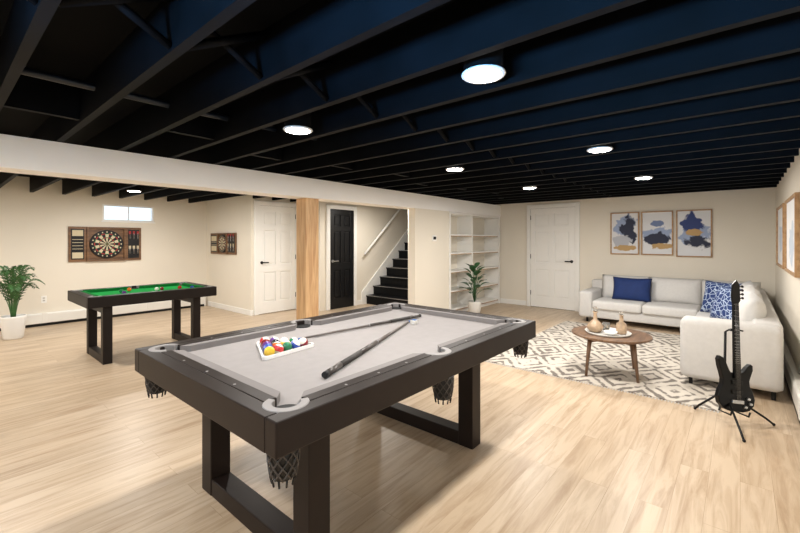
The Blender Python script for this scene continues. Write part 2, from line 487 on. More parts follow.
# ------------------------------------------------------------------ bookcase
o = Obj("built_in_bookcase")
b0, b1, d0, d1 = 6.10, 8.10, 4.03, 4.395
o.box((b0, d0, 0), (b0+0.03, d1, 1.895), WHITE, 0.002)
o.box((b1-0.03, d0, 0), (b1, d1, 1.895), WHITE, 0.002)
o.box((b0+0.03, d1-0.02, 0.08), (b1-0.03, d1, 1.87), WALL)
o.box((b0+0.03, d0, 1.86), (b1-0.03, d1, 1.895), WHITE, 0.002)
o.box((b0+0.03, d0+0.03, 0.0), (b1-0.03, d1, 0.08), WHITE)
bm_ = 6.95
o.box((bm_-0.02, d0, 0.08), (bm_+0.02, d1-0.02, 1.86), WHITE, 0.002)
for z in (0.08, 0.42, 0.78, 1.12, 1.46):
    o.box((b0+0.03, d0+0.005, z), (bm_-0.02, d1-0.02, z+0.028), WHITE, 0.002)
    o.box((bm_+0.02, d0+0.005, z), (b1-0.03, d1-0.02, z+0.028), WHITE, 0.002)
    o.box((b0+0.03, d0+0.002, z-0.012), (bm_-0.02, d0+0.02, z+0.001), FRAMEW)
    o.box((bm_+0.02, d0+0.002, z-0.012), (b1-0.03, d0+0.02, z+0.001), FRAMEW)
o.box((b0-0.0, 4.01, 0), (b0+0.05, 4.03, 1.895), WHITE, 0.003)
o.box((b1-0.05, 4.01, 0), (b1, 4.03, 1.895), WHITE, 0.003)
o.finish()

o = Obj("thermostat"); o.M = WF((5.62, 4.02, 0), 'D')
o.box((-0.06, -0.025, 1.36), (0.06, 0, 1.46), WHITE, 0.008)
o.box((-0.04, -0.027, 1.39), (0.04, -0.024, 1.44), DMETAL, 0.001)
o.finish()
def outlet(origin, kind, z):
    o = Obj("wall_outlet"); o.M = WF(origin, kind)
    o.box((-0.035, -0.006, z-0.057), (0.035, 0, z+0.057), WHITE, 0.003)
    for dz in (-0.02, 0.02):
        o.box((-0.016, -0.009, z+dz-0.014), (0.016, -0.004, z+dz+0.014), POTG, 0.003)
        o.box((-0.008, -0.0095, z+dz-0.006), (-0.005, -0.0085, z+dz+0.006), BLACK)
        o.box((0.005, -0.0095, z+dz-0.006), (0.008, -0.0085, z+dz+0.006), BLACK)
    o.finish()
outlet((4.2, V0, 0), 'R', 0.42)
outlet((1.2, V1, 0), 'D', 0.42)

# ------------------------------------------------------------------ stairs
o = Obj("staircase")
for i in range(15):
    uu = 6.14 + i*0.215; z = i*0.19
    o.box((uu, 4.91, max(0, z-0.19)), (min(uu+0.26, 9.39), 6.17, z+0.16), STAIRB)
    o.box((uu-0.03, 4.91, z+0.16), (min(uu+0.25, 9.39), 6.17, z+0.19), STAIRB, 0.008)
    o.box((uu-0.034, 4.92, z+0.183), (uu-0.014, 6.16, z+0.1925), METAL)
o.finish()
o = Obj("trim_1")
o.prism([(6.0, 0.0), (6.0, 0.26), (6.14, 0.38), (9.3, 0.38+3.16*0.884), (9.3, 0.1+3.16*0.884), (6.3, 0.02), (6.25, 0)], 6.175, 6.2, WHITE)
o.finish()
o = Obj("stair_handrail")
p0 = Vector((6.02, 6.11, 1.08)); p1 = Vector((8.6, 6.11, 1.08+2.58*0.884))
o.tube([p0, p1], 0.024, WHITE, seg=12)
for f in (0.04, 0.3, 0.6, 0.9):
    p = p0.lerp(p1, f)
    o.tube([p, p+Vector((0, 0.03, -0.05)), p+Vector((0, 0.088, -0.06))], 0.008, METAL)
o.finish()

# ------------------------------------------------------------------ ceiling lights
PW = 31
def clight(u, v, power=PW):
    o = Obj("ceiling_light")
    o.lathe([(0.0, HD-HC), (0.09, HD-HC), (0.09, 0.006), (0.0, 0.006)], (u, v, HC), BLACKC)
    o.lathe([(0.078, 0.006), (0.098, 0.006), (0.100, 0.0), (0.096, -0.005), (0.084, -0.006), (0.078, -0.003)], (u, v, HC), WHITE)
    o.lathe([(0.0, 0.004), (0.084, 0.004), (0.084, -0.005), (0.070, -0.010), (0.0, -0.012)], (u, v, HC), LAMP, smooth=False)
    ob = o.finish()
    L = bpy.data.lights.new("lamp", 'AREA'); L.shape = 'DISK'; L.size = 0.15; L.energy = power
    L.color = (1.0, 0.948, 0.885)
    lo = bpy.data.objects.new("lamp", L); lo.location = (u, v, HC-0.018)
    scene.collection.objects.link(lo); lo.parent = ob
for u in (1.65, 3.65, 5.65):
    for v in (0.90, 2.33): clight(u, v, 26 if u < 2 else PW)
clight(-0.4, 0.9, 25); clight(-0.4, 2.6, 25)  # unseen fixtures added behind the camera as fill light
for (u, v) in ((2.05, 7.15), (0.45, 5.5), (-0.75, 7.15), (3.25, 5.5)): clight(u, v)  # first one is visible; the others are unseen, added as fill
clight(5.65, 5.2, 24)  # unseen fixture added near the stairs, hidden by the beam

# ------------------------------------------------------------------ pool tables
def pool_table(name, u0, u1, v0, v1, top, wood, felt, cush, legs, basket=True, rail=0.12, apron=0.12, leg=0.11, hole=0.055, sill=0.09, um=None):
    o = Obj(name)
    fr = rail*0.55
    o.box((u0, v0, top-apron), (u1, v0+fr, top), wood, 0.006)
    o.box((u0, v1-fr, top-apron), (u1, v1, top), wood, 0.006)
    o.box((u0, v0+fr, top-apron), (u0+fr, v1-fr, top-0.0002), wood, 0.004)
    o.box((u1-fr, v0+fr, top-apron), (u1, v1-fr, top-0.0002), wood, 0.004)
    o.box((u0+0.02, v0+0.02, top-apron+0.004), (u1-0.02, v1-0.02, top-0.075), wood)
    o.box((u0+fr, v0+fr, top-0.075), (u1-fr, v1-fr, top-0.035), felt)
    if um is None: um = (u0+u1)/2
    pi_ = rail*0.95
    pk = [(u0+pi_, v0+pi_, 45), (um, v0+rail*0.8, 90), (u1-pi_, v0+pi_, 135), (u1-pi_, v1-pi_, 225), (um, v1-rail*0.8, 270), (u0+pi_, v1-pi_, 315)]
    g = hole*1.25
    cw = 0.042
    for (a, b) in ((u0+pi_+g, um-g), (um+g, u1-pi_-g)):
        for s, e in ((v0, 1), (v1, -1)):
            y0 = s+e*fr; y1 = s+e*rail
            o.box((a, y0, top-0.06), (b, y1, top), wood, 0.004)
            pts = [(a, y1), (b, y1), (b-cw, y1+e*cw), (a+cw, y1+e*cw)]
            t = bmesh.new()
            lo_ = [t.verts.new((x, y, top-0.036)) for x, y in pts]; hi_ = [t.verts.new((x, y, top-0.002)) for x, y in pts]
            t.faces.new(lo_[::-1]); t.faces.new(hi_)
            for i in range(4): t.faces.new((lo_[i], lo_[(i+1) % 4], hi_[(i+1) % 4], hi_[i]))
            o.merge(t, cush)
            for q in (0.25, 0.5, 0.75):
                o.cyl((a+(b-a)*q, s+e*rail*0.7, top-0.001), (a+(b-a)*q, s+e*rail*0.7, top+0.0012), 0.006, 0.006, PLATE, 10)
    for s, e in ((u0, 1), (u1, -1)):
        a, b = v0+pi_+g, v1-pi_-g
        x0 = s+e*fr; x1 = s+e*rail
        o.box((x0, a, top-0.06), (x1, b, top), wood, 0.004)
        pts = [(x1, a), (x1, b), (x1+e*cw, b-cw), (x1+e*cw, a+cw)]
        t = bmesh.new()
        lo_ = [t.verts.new((x, y, top-0.036)) for x, y in pts]; hi_ = [t.verts.new((x, y, top-0.002)) for x, y in pts]
        t.faces.new(lo_[::-1]); t.faces.new(hi_)
        for i in range(4): t.faces.new((lo_[i], lo_[(i+1) % 4], hi_[(i+1) % 4], hi_[i]))
        o.merge(t, cush)
        for q in (0.25, 0.5, 0.75):
            o.cyl((s+e*rail*0.7, a+(b-a)*q, top-0.001), (s+e*rail*0.7, a+(b-a)*q, top+0.0012), 0.006, 0.006, PLATE, 10)
    for (x, y, ang) in pk:
        o.lathe([(0.0, 0.0), (hole, 0.0), (hole*1.02, 0.012), (0, 0.012)], (x, y, top-0.04), HOLE, 24)  # no opening cut: black disc paints the darkness of the pocket
        n = 26; ri = hole*0.90; ro = hole*1.5
        half = 62 if ang % 90 else 84
        t = bmesh.new(); R = []
        for i in range(n+1):
            th = math.radians(ang+half+(360-2*half)*i/n)
            c, s = math.cos(th), math.sin(th)
            R.append([t.verts.new((x+r*c, y+r*s, z)) for r, z in ((ri, top-0.035), (ri, top+0.001), (ri*1.06, top+0.003), (ro*0.96, top+0.002), (ro, top-0.001), (ro, top-0.035))])
        for a, b in zip(R, R[1:]):
            for i in range(6): t.faces.new((a[i], a[(i+1) % 6], b[(i+1) % 6], b[i]))
        t.faces.new(R[0]); t.faces.new(R[-1][::-1])
        o.merge(t, PLATE, smooth=False)
        if basket:
            bx = x - 0.045*math.cos(math.radians(ang)); by = y - 0.045*math.sin(math.radians(ang))
            zt = top-apron+0.005; Ln = 0.125
            prof = [(0.0, -Ln*0.98), (0.034, -Ln*0.97), (0.044, -Ln*0.75), (0.05, -Ln*0.35), (0.052, 0.0), (0.0, 0.0)]
            o.lathe(prof, (bx, by, zt), NETD, 20)
            def rad(f): return 0.056-0.004*f-0.009*f*f*f
            for sgn in (1, -1):
                for kk in range(10):
                    pts = []
                    for q in range(9):
                        f = q/8; th = 2*pi*kk/10+sgn*f*1.6
                        pts.append((bx+rad(f)*math.cos(th), by+rad(f)*math.sin(th), zt-f*Ln*0.93))
                    o.tube(pts, 0.0028, NET, seg=5)
            o.lathe([(0.052, 0), (0.058, 0), (0.058, -0.012), (0.052, -0.012)], (bx, by, zt), NETD, 20)
            for kk in range(10):
                th = 2*pi*kk/10
                o.tube([(bx+0.044*math.cos(th), by+0.044*math.sin(th), zt-Ln*0.92), (bx+0.038*math.cos(th), by+0.038*math.sin(th), zt-Ln*1.12)], 0.004, NETD, seg=5)
    for (lu, va, vb) in legs:
        h = top-apron+0.004
        o.box((lu, va, 0), (lu+leg, va+leg, h), wood, 0.005)
        o.box((lu, vb-leg, 0), (lu+leg, vb, h), wood, 0.005)
        o.box((lu+0.003, va+leg, 0), (lu+leg-0.003, vb-leg, sill), wood, 0.005)
        o.box((lu+0.003, va+leg, h-sill), (lu+leg-0.003, vb-leg, h), wood, 0.004)
    return o.finish()

PT = 0.80
pool_table("pool_table", 0.71, 2.83, 1.12, 2.47, PT, ESP, FELT, FELTC, [(0.98, 1.31, 2.28), (2.31, 1.34, 2.36)], um=1.72)
GT = 0.77
pool_table("pool_table", 1.08, 2.45, 5.25, 6.20, GT, ESP2, GREEN, GREENC, [(1.24, 5.36, 6.08), (2.20, 5.36, 6.08)], basket=False, rail=0.09, apron=0.12, leg=0.09, hole=0.04)

bed = PT-0.035
R = 0.0285
ballcols = [(220, 180, 40), (30, 60, 150), (190, 30, 36), (90, 40, 120), (225, 110, 40), (30, 110, 70), (120, 26, 36), (16, 16, 18), (220, 180, 40), (40, 70, 170), (200, 36, 44), (96, 50, 130), (225, 110, 40), (30, 120, 80), (130, 30, 40)]
bmats = [mat("ball_paint_%d" % i, c, 0.12, coat=0.5, var=0.02) for i, c in enumerate(ballcols)]
BW = mat("ball_white", (236, 232, 222), 0.12, coat=0.5, var=0.01)
MR = Matrix.Translation((1.25, 1.95, 0)) @ Matrix.Rotation(math.radians(215), 4, 'Z')
o = Obj("billiard_balls"); o.M = MR
k = 0
for r in range(5):
    for c in range(r+1):
        x = (2-r)*R*1.74+0.014; y = (c-r/2)*2*R
        m = bmats[k]; z = bed+R
        if k in (8, 9, 10, 11, 12, 13, 14, 2, 4):
            o.sphere((x, y, z), R, BW)
            Mb = Matrix.Translation((x, y, z)) @ Matrix.Rotation(random.uniform(-0.7, 0.7), 4, 'X') @ Matrix.Rotation(random.uniform(-0.7, 0.7), 4, 'Y')
            rr = R*1.012
            o.lathe([(rr*math.cos(a), rr*math.sin(a)) for a in [-0.5+i*0.125 for i in range(9)]], (0, 0, 0), m, 18, M=Mb)
        else:
            o.sphere((x, y, z), R, m)
        k += 1
o.finish()
o = Obj("ball_rack"); o.M = MR
xl = 0.014-2*R*1.74-R-0.008; tip = 0.014+2*R*1.74+R*2+0.016
a = Vector((xl, -(4*R+R*1.74+0.014), 0)); b = Vector((xl, 4*R+R*1.74+0.014, 0)); c = Vector((tip, 0, 0))
rc = []
tri = [a, b, c]
for i in range(3):
    p = tri[i]; pr = (tri[i-1]-p).normalized(); nx = (tri[(i+1) % 3]-p).normalized()
    for f in (0, 0.5, 1):
        rc.append((p+pr*0.03).lerp(p+nx*0.03, f) + (pr+nx).normalized()*(-0.008 if f == 0.5 else 0))
t = bmesh.new(); rings = []
cen = Vector((sum(p.x for p in rc)/9, sum(p.y for p in rc)/9, 0))
for p in rc:
    d = (p-cen).normalized()*0.006
    rings.append([t.verts.new((q.x, q.y, z)) for q, z in ((p-d, bed+0.001), (p+d, bed+0.001), (p+d, bed+0.020), (p-d, bed+0.020))])
for i in range(9):
    a_, b_ = rings[i], rings[(i+1) % 9]
    for j in range(4): t.faces.new((a_[j], a_[(j+1) % 4], b_[(j+1) % 4], b_[j]))
o.merge(t, POT)
o.finish()

CUEG = mat("grey_cue_shaft", (96, 88, 84), 0.35, var=0.05)
DG = mat("dark_cue_butt", (66, 60, 57), 0.35, var=0.1)
DG2 = mat("cue_wrap", (44, 40, 38), 0.6, var=0.1)
def cue(p, q, wrap, k=1.0):
    o = Obj("cue_stick")
    p = Vector(p); q = Vector(q)
    def L(f): return p.lerp(q, f)
    o.cyl(L(0), L(0.02), 0.0145*k, 0.015*k, HOLE, 12)
    o.cyl(L(0.02), L(0.12), 0.015*k, 0.0145*k, wrap, 12)
    o.cyl(L(0.12), L(0.30), 0.0148*k, 0.0135*k, DG2, 12)
    o.cyl(L(0.30), L(0.48), 0.0130*k, 0.0115*k, wrap, 12)
    o.cyl(L(0.48), L(0.49), 0.0118*k, 0.0118*k, PLATE, 12)
    o.cyl(L(0.49), L(0.98), 0.0105*k, 0.0065*k, CUEG, 12)
    o.cyl(L(0.98), L(1.0), 0.0065*k, 0.006*k, CHALK, 12)
    o.finish()
cue((1.13, 1.40, bed+0.018), (2.32, 1.88, bed+0.010), DG)
cue((2.52, 1.93, bed+0.018), (1.46, 2.06, bed+0.010), DG, 0.85)
o = Obj("chalk_cube")
o.box((2.28, 1.80, bed), (2.32, 1.84, bed+0.03), POTG, 0.003)
o.box((2.283, 1.803, bed+0.0295), (2.317, 1.837, bed+0.032), CHALK)
o.finish()
o = Obj("billiard_balls")
for i in range(7):
    o.sphere((1.35+0.9*random.random(), 5.45+0.5*random.random(), GT-0.035+0.024), 0.024, bmats[i] if i else BW)
o.finish()

# ------------------------------------------------------------------ rug
o = Obj("area_rug")
ru0, ru1, rv0, rv1 = 4.10, 7.0, 0.12, 2.26
o.box((ru0, rv0, 0.0), (ru1, rv1, 0.012), RUG, 0.003)
for i in range(90):
    v = rv0+0.015+(rv1-rv0-0.03)*i/89
    for s, x in ((-1, ru0), (1, ru1)):
        o.box((x, v-0.004, 0.001), (x+s*0.03, v+0.004, 0.005), SOFA)
o.finish()

# ------------------------------------------------------------------ sectional sofa
o = Obj("sectional_sofa")
B_ = lambda lo, hi, m=SOFA, bv=0.035: o.box(lo, hi, m, bv, 4, smooth=True)
sv0 = -0.28
B_((7.16, sv0, 0.09), (8.08, 2.08, 0.24), SOFA, 0.02)
B_((4.68, sv0, 0.09), (7.20, 0.42, 0.24), SOFA, 0.02)
B_((7.86, sv0, 0.10), (8.09, 2.08, 0.66))
B_((4.68, sv0, 0.10), (7.90, sv0+0.20, 0.66))
B_((7.14, 1.88, 0.08), (8.08, 2.10, 0.52), SOFA, 0.05)
B_((4.62, sv0, 0.08), (4.86, 0.44, 0.645), SOFA, 0.06)
B_((7.12, 0.46, 0.23), (7.88, 1.16, 0.38), SOFA2, 0.04)
B_((7.12, 1.165, 0.23), (7.88, 1.88, 0.38), SOFA2, 0.04)
B_((4.86, -0.09, 0.23), (5.98, 0.46, 0.38), SOFA2, 0.04)
B_((5.985, -0.09, 0.23), (7.10, 0.46, 0.38), SOFA2, 0.04)
B_((7.105, -0.09, 0.23), (7.88, 0.455, 0.38), SOFA2, 0.04)
def PM(c, yaw, tilt): return Matrix.Translation(c) @ Matrix.Rotation(yaw, 4, 'Z') @ Matrix.Rotation(tilt, 4, 'X')
for v in (0.80, 1.52):
    o.pillow(0.72, 0.42, 0.24, SOFA2, PM((7.78, v, 0.56), -pi/2, -0.15), pinch=0.02)
o.pillow(0.70, 0.42, 0.24, SOFA2, PM((7.78, 0.12, 0.56), -pi/2, -0.15), pinch=0.02)
for u in (5.28, 6.05, 6.85):
    o.pillow(0.78, 0.48, 0.24, SOFA2, PM((u, -0.06, 0.60), pi, -0.2), pinch=0.02)
for (u, v) in ((4.72, sv0+0.06), (7.25, 1.98), (8.0, 1.98), (8.0, sv0+0.06)):
    o.box((u-0.015, v-0.015, 0.0), (u+0.015, v+0.015, 0.10), DMETAL, 0.003)
for (u, v) in ((4.72, 0.36), (6.5, 0.36)):
    o.box((u-0.015, v-0.015, 0.012), (u+0.015, v+0.015, 0.10), DMETAL, 0.003)
o.finish()
def pillow(m, w, h, th, M):
    o = Obj("throw_pillow"); o.pillow(w, h, th, m, M, pinch=0.07); o.finish()
pillow(NAVY, 0.58, 0.40, 0.16, PM((7.58, 1.38, 0.56), -pi/2, -0.25))
pillow(PAT, 0.50, 0.46, 0.16, PM((6.95, 0.18, 0.595), -pi/2-0.45, -0.3))
pillow(PAT, 0.44, 0.44, 0.15, PM((6.30, 0.12, 0.60), pi+0.6, -0.3))

# ------------------------------------------------------------------ coffee table
o = Obj("coffee_table")
tc_ = (4.56, 1.02); th = 0.42
o.lathe([(0.0, -0.028), (0.35, -0.028), (0.37, -0.018), (0.37, -0.003), (0.365, 0.0), (0.0, 0.0)], (tc_[0], tc_[1], th), WALNUT, 48, smooth=False)
for i in range(4):
    a = pi/4+i*pi/2+0.25
    o.cyl((tc_[0]+0.27*math.cos(a), tc_[1]+0.27*math.sin(a), th-0.028), (tc_[0]+0.32*math.cos(a), tc_[1]+0.32*math.sin(a), 0.0125), 0.022, 0.013, WALNUT, 14)
for i in range(2):
    a = pi/4+i*pi/2+0.25
    o.box((-0.27, -0.015, th-0.07), (0.27, 0.015, th-0.027), WALNUT, 0.002, M=Matrix.Translation((tc_[0], tc_[1], 0)) @ Matrix.Rotation(a, 4, 'Z'))
o.finish()
o = Obj("serving_tray")
tx, ty = 4.53, 1.04
o.lathe([(0.0, 0.0), (0.20, 0.0), (0.215, 0.02), (0.208, 0.02), (0.195, 0.006), (0.0, 0.006)], (tx, ty, th), POTG, 36)
o.finish()
o = Obj("glass_decanter")
o.lathe([(0.0, 0.0), (0.05, 0.0), (0.075, 0.03), (0.08, 0.06), (0.05, 0.10), (0.02, 0.13), (0.016, 0.19), (0.028, 0.21), (0.022, 0.208), (0.010, 0.18), (0.0, 0.17)], (4.49, 1.15, th+0.007), AMBER)
o.sphere((4.49, 1.15, th+0.242), 0.028, GLASS)
o.finish()
o = Obj("glass_decanter")
o.lathe([(0.0, 0.0), (0.045, 0.0), (0.048, 0.02), (0.048, 0.10), (0.02, 0.125), (0.016, 0.18), (0.024, 0.19), (0.012, 0.185), (0.0, 0.17)], (4.56, 0.92, th+0.007), AMBER)
o.sphere((4.56, 0.92, th+0.215), 0.022, GLASS)
o.finish()
o = Obj("drinking_glass")
o.lathe([(0.0, 0.0), (0.032, 0.0), (0.038, 0.08), (0.034, 0.08), (0.028, 0.01), (0.0, 0.01)], (4.63, 1.08, th+0.007), GLASS)
o.finish()
o = Obj("decorative_bowl")
o.lathe([(0.0, 0.0), (0.03, 0.0), (0.065, 0.035), (0.060, 0.036), (0.028, 0.008), (0.0, 0.008)], (4.43, 0.99, th+0.007), POT)
o.finish()

# ------------------------------------------------------------------ wall art
def picture(name, origin, kind, w, z0, z1, m, fr=0.02):
    o = Obj(name); o.M = WF(origin, kind)
    o.box((0, -0.035, z0), (w, -0.001, z0+fr), FRAMEW, 0.002)
    o.box((0, -0.035, z1-fr), (w, -0.001, z1), FRAMEW, 0.002)
    o.box((0, -0.035, z0+fr), (fr, -0.001, z1-fr), FRAMEW, 0.002)
    o.box((w-fr, -0.035, z0+fr), (w, -0.001, z1-fr), FRAMEW, 0.002)
    o.box((fr, -0.02, z0+fr), (w-fr, -0.002, z1-fr), m)
    o.finish()
NV = (24, 32, 60); GD = (186, 152, 100); LB = (150, 166, 198); GY = (180, 183, 192)
A1 = artmat("abstract_art_a", 1.3, (222, 222, 224), [("Y", 1.56, 1.62, 0.17, 0.22, LB), ("Y", 1.52, 1.56, 0.12, 0.26, NV), ("Y", 1.62, 1.36, 0.13, 0.13, GY), ("Y", 1.55, 1.24, 0.18, 0.05, GD)])
A2 = artmat("abstract_art_b", 4.1, (222, 223, 226), [("Y", 1.10, 1.46, 0.26, 0.14, LB), ("Y", 1.10, 1.38, 0.24, 0.11, NV), ("Y", 1.02, 1.28, 0.20, 0.06, GD), ("Y", 1.10, 1.66, 0.14, 0.06, (110, 128, 168))])
A3 = artmat("abstract_art_c", 7.7, (222, 224, 228), [("Y", 0.58, 1.46, 0.22, 0.20, LB), ("Y", 0.62, 1.64, 0.16, 0.16, (36, 56, 116)), ("Y", 0.54, 1.36, 0.18, 0.12, NV), ("Y", 0.58, 1.50, 0.14, 0.06, GD)])
picture("framed_painting", (U1, 1.82, 0), 'B', 0.46, 1.12, 1.88, A1)
picture("framed_painting", (U1, 1.33, 0), 'B', 0.47, 1.12, 1.88, A2)
picture("framed_painting", (U1, 0.82, 0), 'B', 0.48, 1.10, 1.88, A3)
A4 = artmat("abstract_art_d", 11.0, (234, 234, 236), [("X", 6.7, 1.4, 0.3, 0.2, (196, 206, 220)), ("X", 5.4, 1.35, 0.3, 0.2, (196, 206, 220))])
picture("framed_painting", (7.3, V0, 0), 'R', 1.05, 1.05, 1.80, A4, 0.03)
picture("framed_painting", (5.98, V0, 0), 'R', 1.05, 1.05, 1.80, A4, 0.03)

# ------------------------------------------------------------------ dartboards
def dart(name, origin, kind, cz, W, H, frm=BROWN):
    o = Obj(name); o.M = WF(origin, kind)
    c = H/2
    cw = H*0.48
    o.box((-cw, -0.05, cz-c), (cw, -0.001, cz-c+0.03), frm, 0.003)
    o.box((-cw, -0.05, cz+c-0.03), (cw, -0.001, cz+c), frm, 0.003)
    o.box((-cw, -0.05, cz-c+0.03), (-cw+0.03, -0.001, cz+c-0.03), frm, 0.003)
    o.box((cw-0.03, -0.05, cz-c+0.03), (cw, -0.001, cz+c-0.03), frm, 0.003)
    o.box((-cw+0.03, -0.012, cz-c+0.03), (cw-0.03, -0.001, cz+c-0.03), frm)
    R = min(cw, c)*0.86
    Mx = Matrix.Translation((0, 0, cz)) @ Matrix.Rotation(pi/2, 4, 'X')
    o.lathe([(0, 0.012), (R, 0.012), (R, 0.036), (R*0.98, 0.04), (0, 0.04)], (0, 0, 0), BLACK, 40, M=Mx, smooth=False)
    y = -0.0415
    def sect(r0, r1, a0, a1, m):
        n = 3
        p = [(r0*R*math.cos(a0+(a1-a0)*i/n), y, cz+r0*R*math.sin(a0+(a1-a0)*i/n)) for i in range(n+1)]
        q = [(r1*R*math.cos(a0+(a1-a0)*i/n), y, cz+r1*R*math.sin(a0+(a1-a0)*i/n)) for i in range(n+1)]
        o.flat(p+q[::-1], m)
    for i in range(20):
        a0 = 2*pi*(i-0.5)/20; a1 = a0+2*pi/20
        e = i % 2
        sect(0.09, 0.42, a0, a1, CREAM if e else BLACK)
        sect(0.42, 0.48, a0, a1, GRN if e else RED)
        sect(0.48, 0.70, a0, a1, CREAM if e else BLACK)
        sect(0.70, 0.76, a0, a1, GRN if e else RED)
        aa = 2*pi*i/20
        o.box((0.86*R*math.cos(aa)-R*0.035, y, cz+0.86*R*math.sin(aa)-R*0.045), (0.86*R*math.cos(aa)+R*0.035, y+0.001, cz+0.86*R*math.sin(aa)+R*0.045), CREAM)
    o.cyl((0, -0.036, cz), (0, -0.043, cz), R*0.09, R*0.09, GRN, 16)
    o.cyl((0, -0.036, cz), (0, -0.044, cz), R*0.04, R*0.04, RED, 12)
    dw = W/2-cw
    for s in (-1, 1):
        x0 = s*cw; x1 = s*(cw+dw)
        lo, hi = min(x0, x1), max(x0, x1)
        o.box((lo+0.002, -0.028, cz-c), (hi, -0.005, cz+c), frm, 0.004)
        o.box((lo+0.035, -0.031, cz-c+0.04), (hi-0.035, -0.027, cz+c-0.04), BLACK, 0.001)
        if s < 0:
            o.box((lo+0.05, -0.0315, cz+c-0.16), (hi-0.05, -0.0305, cz+c-0.06), CREAM)
            o.box((lo+0.05, -0.0315, cz-c+0.06), (hi-0.05, -0.0305, cz-c+0.16), CREAM)
            for i in range(4):
                zz = cz-0.08+0.16*i/3
                o.box((lo+0.05, -0.032, zz-0.004), (hi-0.05, -0.0305, zz+0.004), CREAM)
        else:
            for i in range(3):
                for j in range(2):
                    xx = lo+0.06+(hi-lo-0.12)*i/2; zz = cz+(0.25 if j else -0.2)*H
                    o.cyl((xx, -0.045, zz-0.06), (xx, -0.045, zz+0.05), 0.004, 0.006, METAL, 8)
                    o.box((xx-0.018, -0.046, zz+0.03), (xx+0.018, -0.044, zz+0.085), RED if j else CREAM)
                    o.box((xx-0.006, -0.05, zz-0.01), (xx+0.006, -0.03, zz), frm)
    return o.finish()
dart("dartboard_cabinet", (2.04, V1, 0), 'D', 1.31, 1.07, 0.60)
dart("dartboard_cabinet", (3.8, 7.84, 0), 'B', 1.31, 1.05, 0.42)

# ------------------------------------------------------------------ plants
def palm(name, loc, H, spread, potm, potr, poth, leafm, nfr=16, leaflet=0.16, nl=16):
    o = Obj(name); x, y, z = loc
    o.lathe([(0.0, 0.0), (potr*0.72, 0.0), (potr*0.78, 0.02), (potr, poth*0.95), (potr, poth), (potr*0.9, poth), (potr*0.88, poth*0.85), (0.0, poth*0.85)], (x, y, z), potm)
    o.lathe([(0.0, poth*0.86), (potr*0.88, poth*0.86), (potr*0.6, poth*0.9), (0, poth*0.91)], (x, y, z), SOIL)
    for i in range(nfr):
        a = 2.4*i + random.uniform(-0.2, 0.2)
        f = (i+0.5)/nfr
        ht = (H-poth)*(1.0-0.45*f)*random.uniform(0.9, 1.05); out = spread*(0.35+0.65*f)
        pts = []
        N = 12
        for k in range(N+1):
            s = k/N
            rr = out*(s**1.5)
            zz = poth*0.88+ht*(math.sin(s*pi*0.5*(1+0.35*f)))/math.sin(pi*0.5)
            pts.append(Vector((x+rr*math.cos(a)+0.02*math.cos(a), y+rr*math.sin(a)+0.02*math.sin(a), z+zz)))
        o.tube(pts, [0.006*(1-0.7*k/N) for k in range(N+1)], leafm, seg=5)
        t = bmesh.new()
        for k in range(nl):
            s = 0.25+0.75*k/(nl-1)
            q = s*N; i0 = min(int(q), N-1); p = pts[i0].lerp(pts[i0+1], q-i0)
            d = (pts[i0+1]-pts[i0]).normalized()
            side = d.cross(Vector((0, 0, 1))); side = side.normalized() if side.length > 1e-3 else Vector((-math.sin(a), math.cos(a), 0))
            ll = leaflet*(1.0-0.6*abs(s-0.55)/0.45)
            for sg in (-1, 1):
                dirv = (side*sg*0.8+d*0.75+Vector((0, 0, 0.12))).normalized()
                w = d.cross(dirv).cross(dirv).normalized()*0.012
                m1 = p+dirv*ll*0.5+Vector((0, 0, 0.006)); tip = p+dirv*ll-Vector((0, 0, 0.25*ll))
                vs = [t.verts.new(v) for v in (p, m1+w, tip, m1-w)]
                t.faces.new(vs)
        o.merge(t, leafm)
    o.finish()
palm("potted_palm", (0.76, 7.76, 0), 1.12, 0.34, POT, 0.14, 0.32, LEAF, nfr=18, leaflet=0.15)

def leafy(name, loc, H, spread, potm, potr, poth, leafm, n=20):
    o = Obj(name); x, y, z = loc
    o.lathe([(0.0, 0.0), (potr*0.75, 0.0), (potr*0.95, poth*0.5), (potr, poth*0.96), (potr*0.98, poth), (potr*0.9, poth), (potr*0.88, poth*0.85), (0.0, poth*0.85)], (x, y, z), potm)
    o.lathe([(0.0, poth*0.86), (potr*0.88, poth*0.86), (potr*0.6, poth*0.9), (0, poth*0.91)], (x, y, z), SOIL)
    for i in range(n):
        a = 2.4*i; f = (i+0.5)/n
        ht = (H-poth-0.18)*(1.0-0.75*f); out = spread*(0.2+0.5*f)
        base = Vector((x, y, z+poth*0.88)); tip = Vector((x+out*math.cos(a), y+out*math.sin(a), z+poth+ht))
        mid = base.lerp(tip, 0.5)+Vector((-0.12*out*math.cos(a), -0.12*out*math.sin(a), 0.05))
        pts = [base, base.lerp(mid, 0.6), mid, mid.lerp(tip, 0.6)+Vector((0, 0, 0.01)), tip]
        o.tube(pts, 0.004, leafm, seg=5)
        L = random.uniform(0.18, 0.23); W = L*0.26
        d = Vector((math.cos(a), math.sin(a), 1.3-0.9*f)).normalized()
        side = d.cross(Vector((0, 0, 1))).normalized()
        up = side.cross(d)
        t = bmesh.new(); rows = []
        for k in range(8):
            s = k/7; w = W*math.sin(pi*min(1, s*0.93+0.04))**0.8
            c = tip+d*L*s-Vector((0, 0, 1))*L*0.3*s*s
            rows.append([t.verts.new(c-side*w+up*w*0.25), t.verts.new(c), t.verts.new(c+side*w+up*w*0.25)])
        for p, q in zip(rows, rows[1:]):
            for j in range(2): t.faces.new((p[j], p[j+1], q[j+1], q[j]))
        o.merge(t, leafm, smooth=True)
    o.finish()
leafy("potted_plant", (6.42, 3.68, 0), 1.06, 0.20, POTG, 0.12, 0.27, LEAF2, n=26)

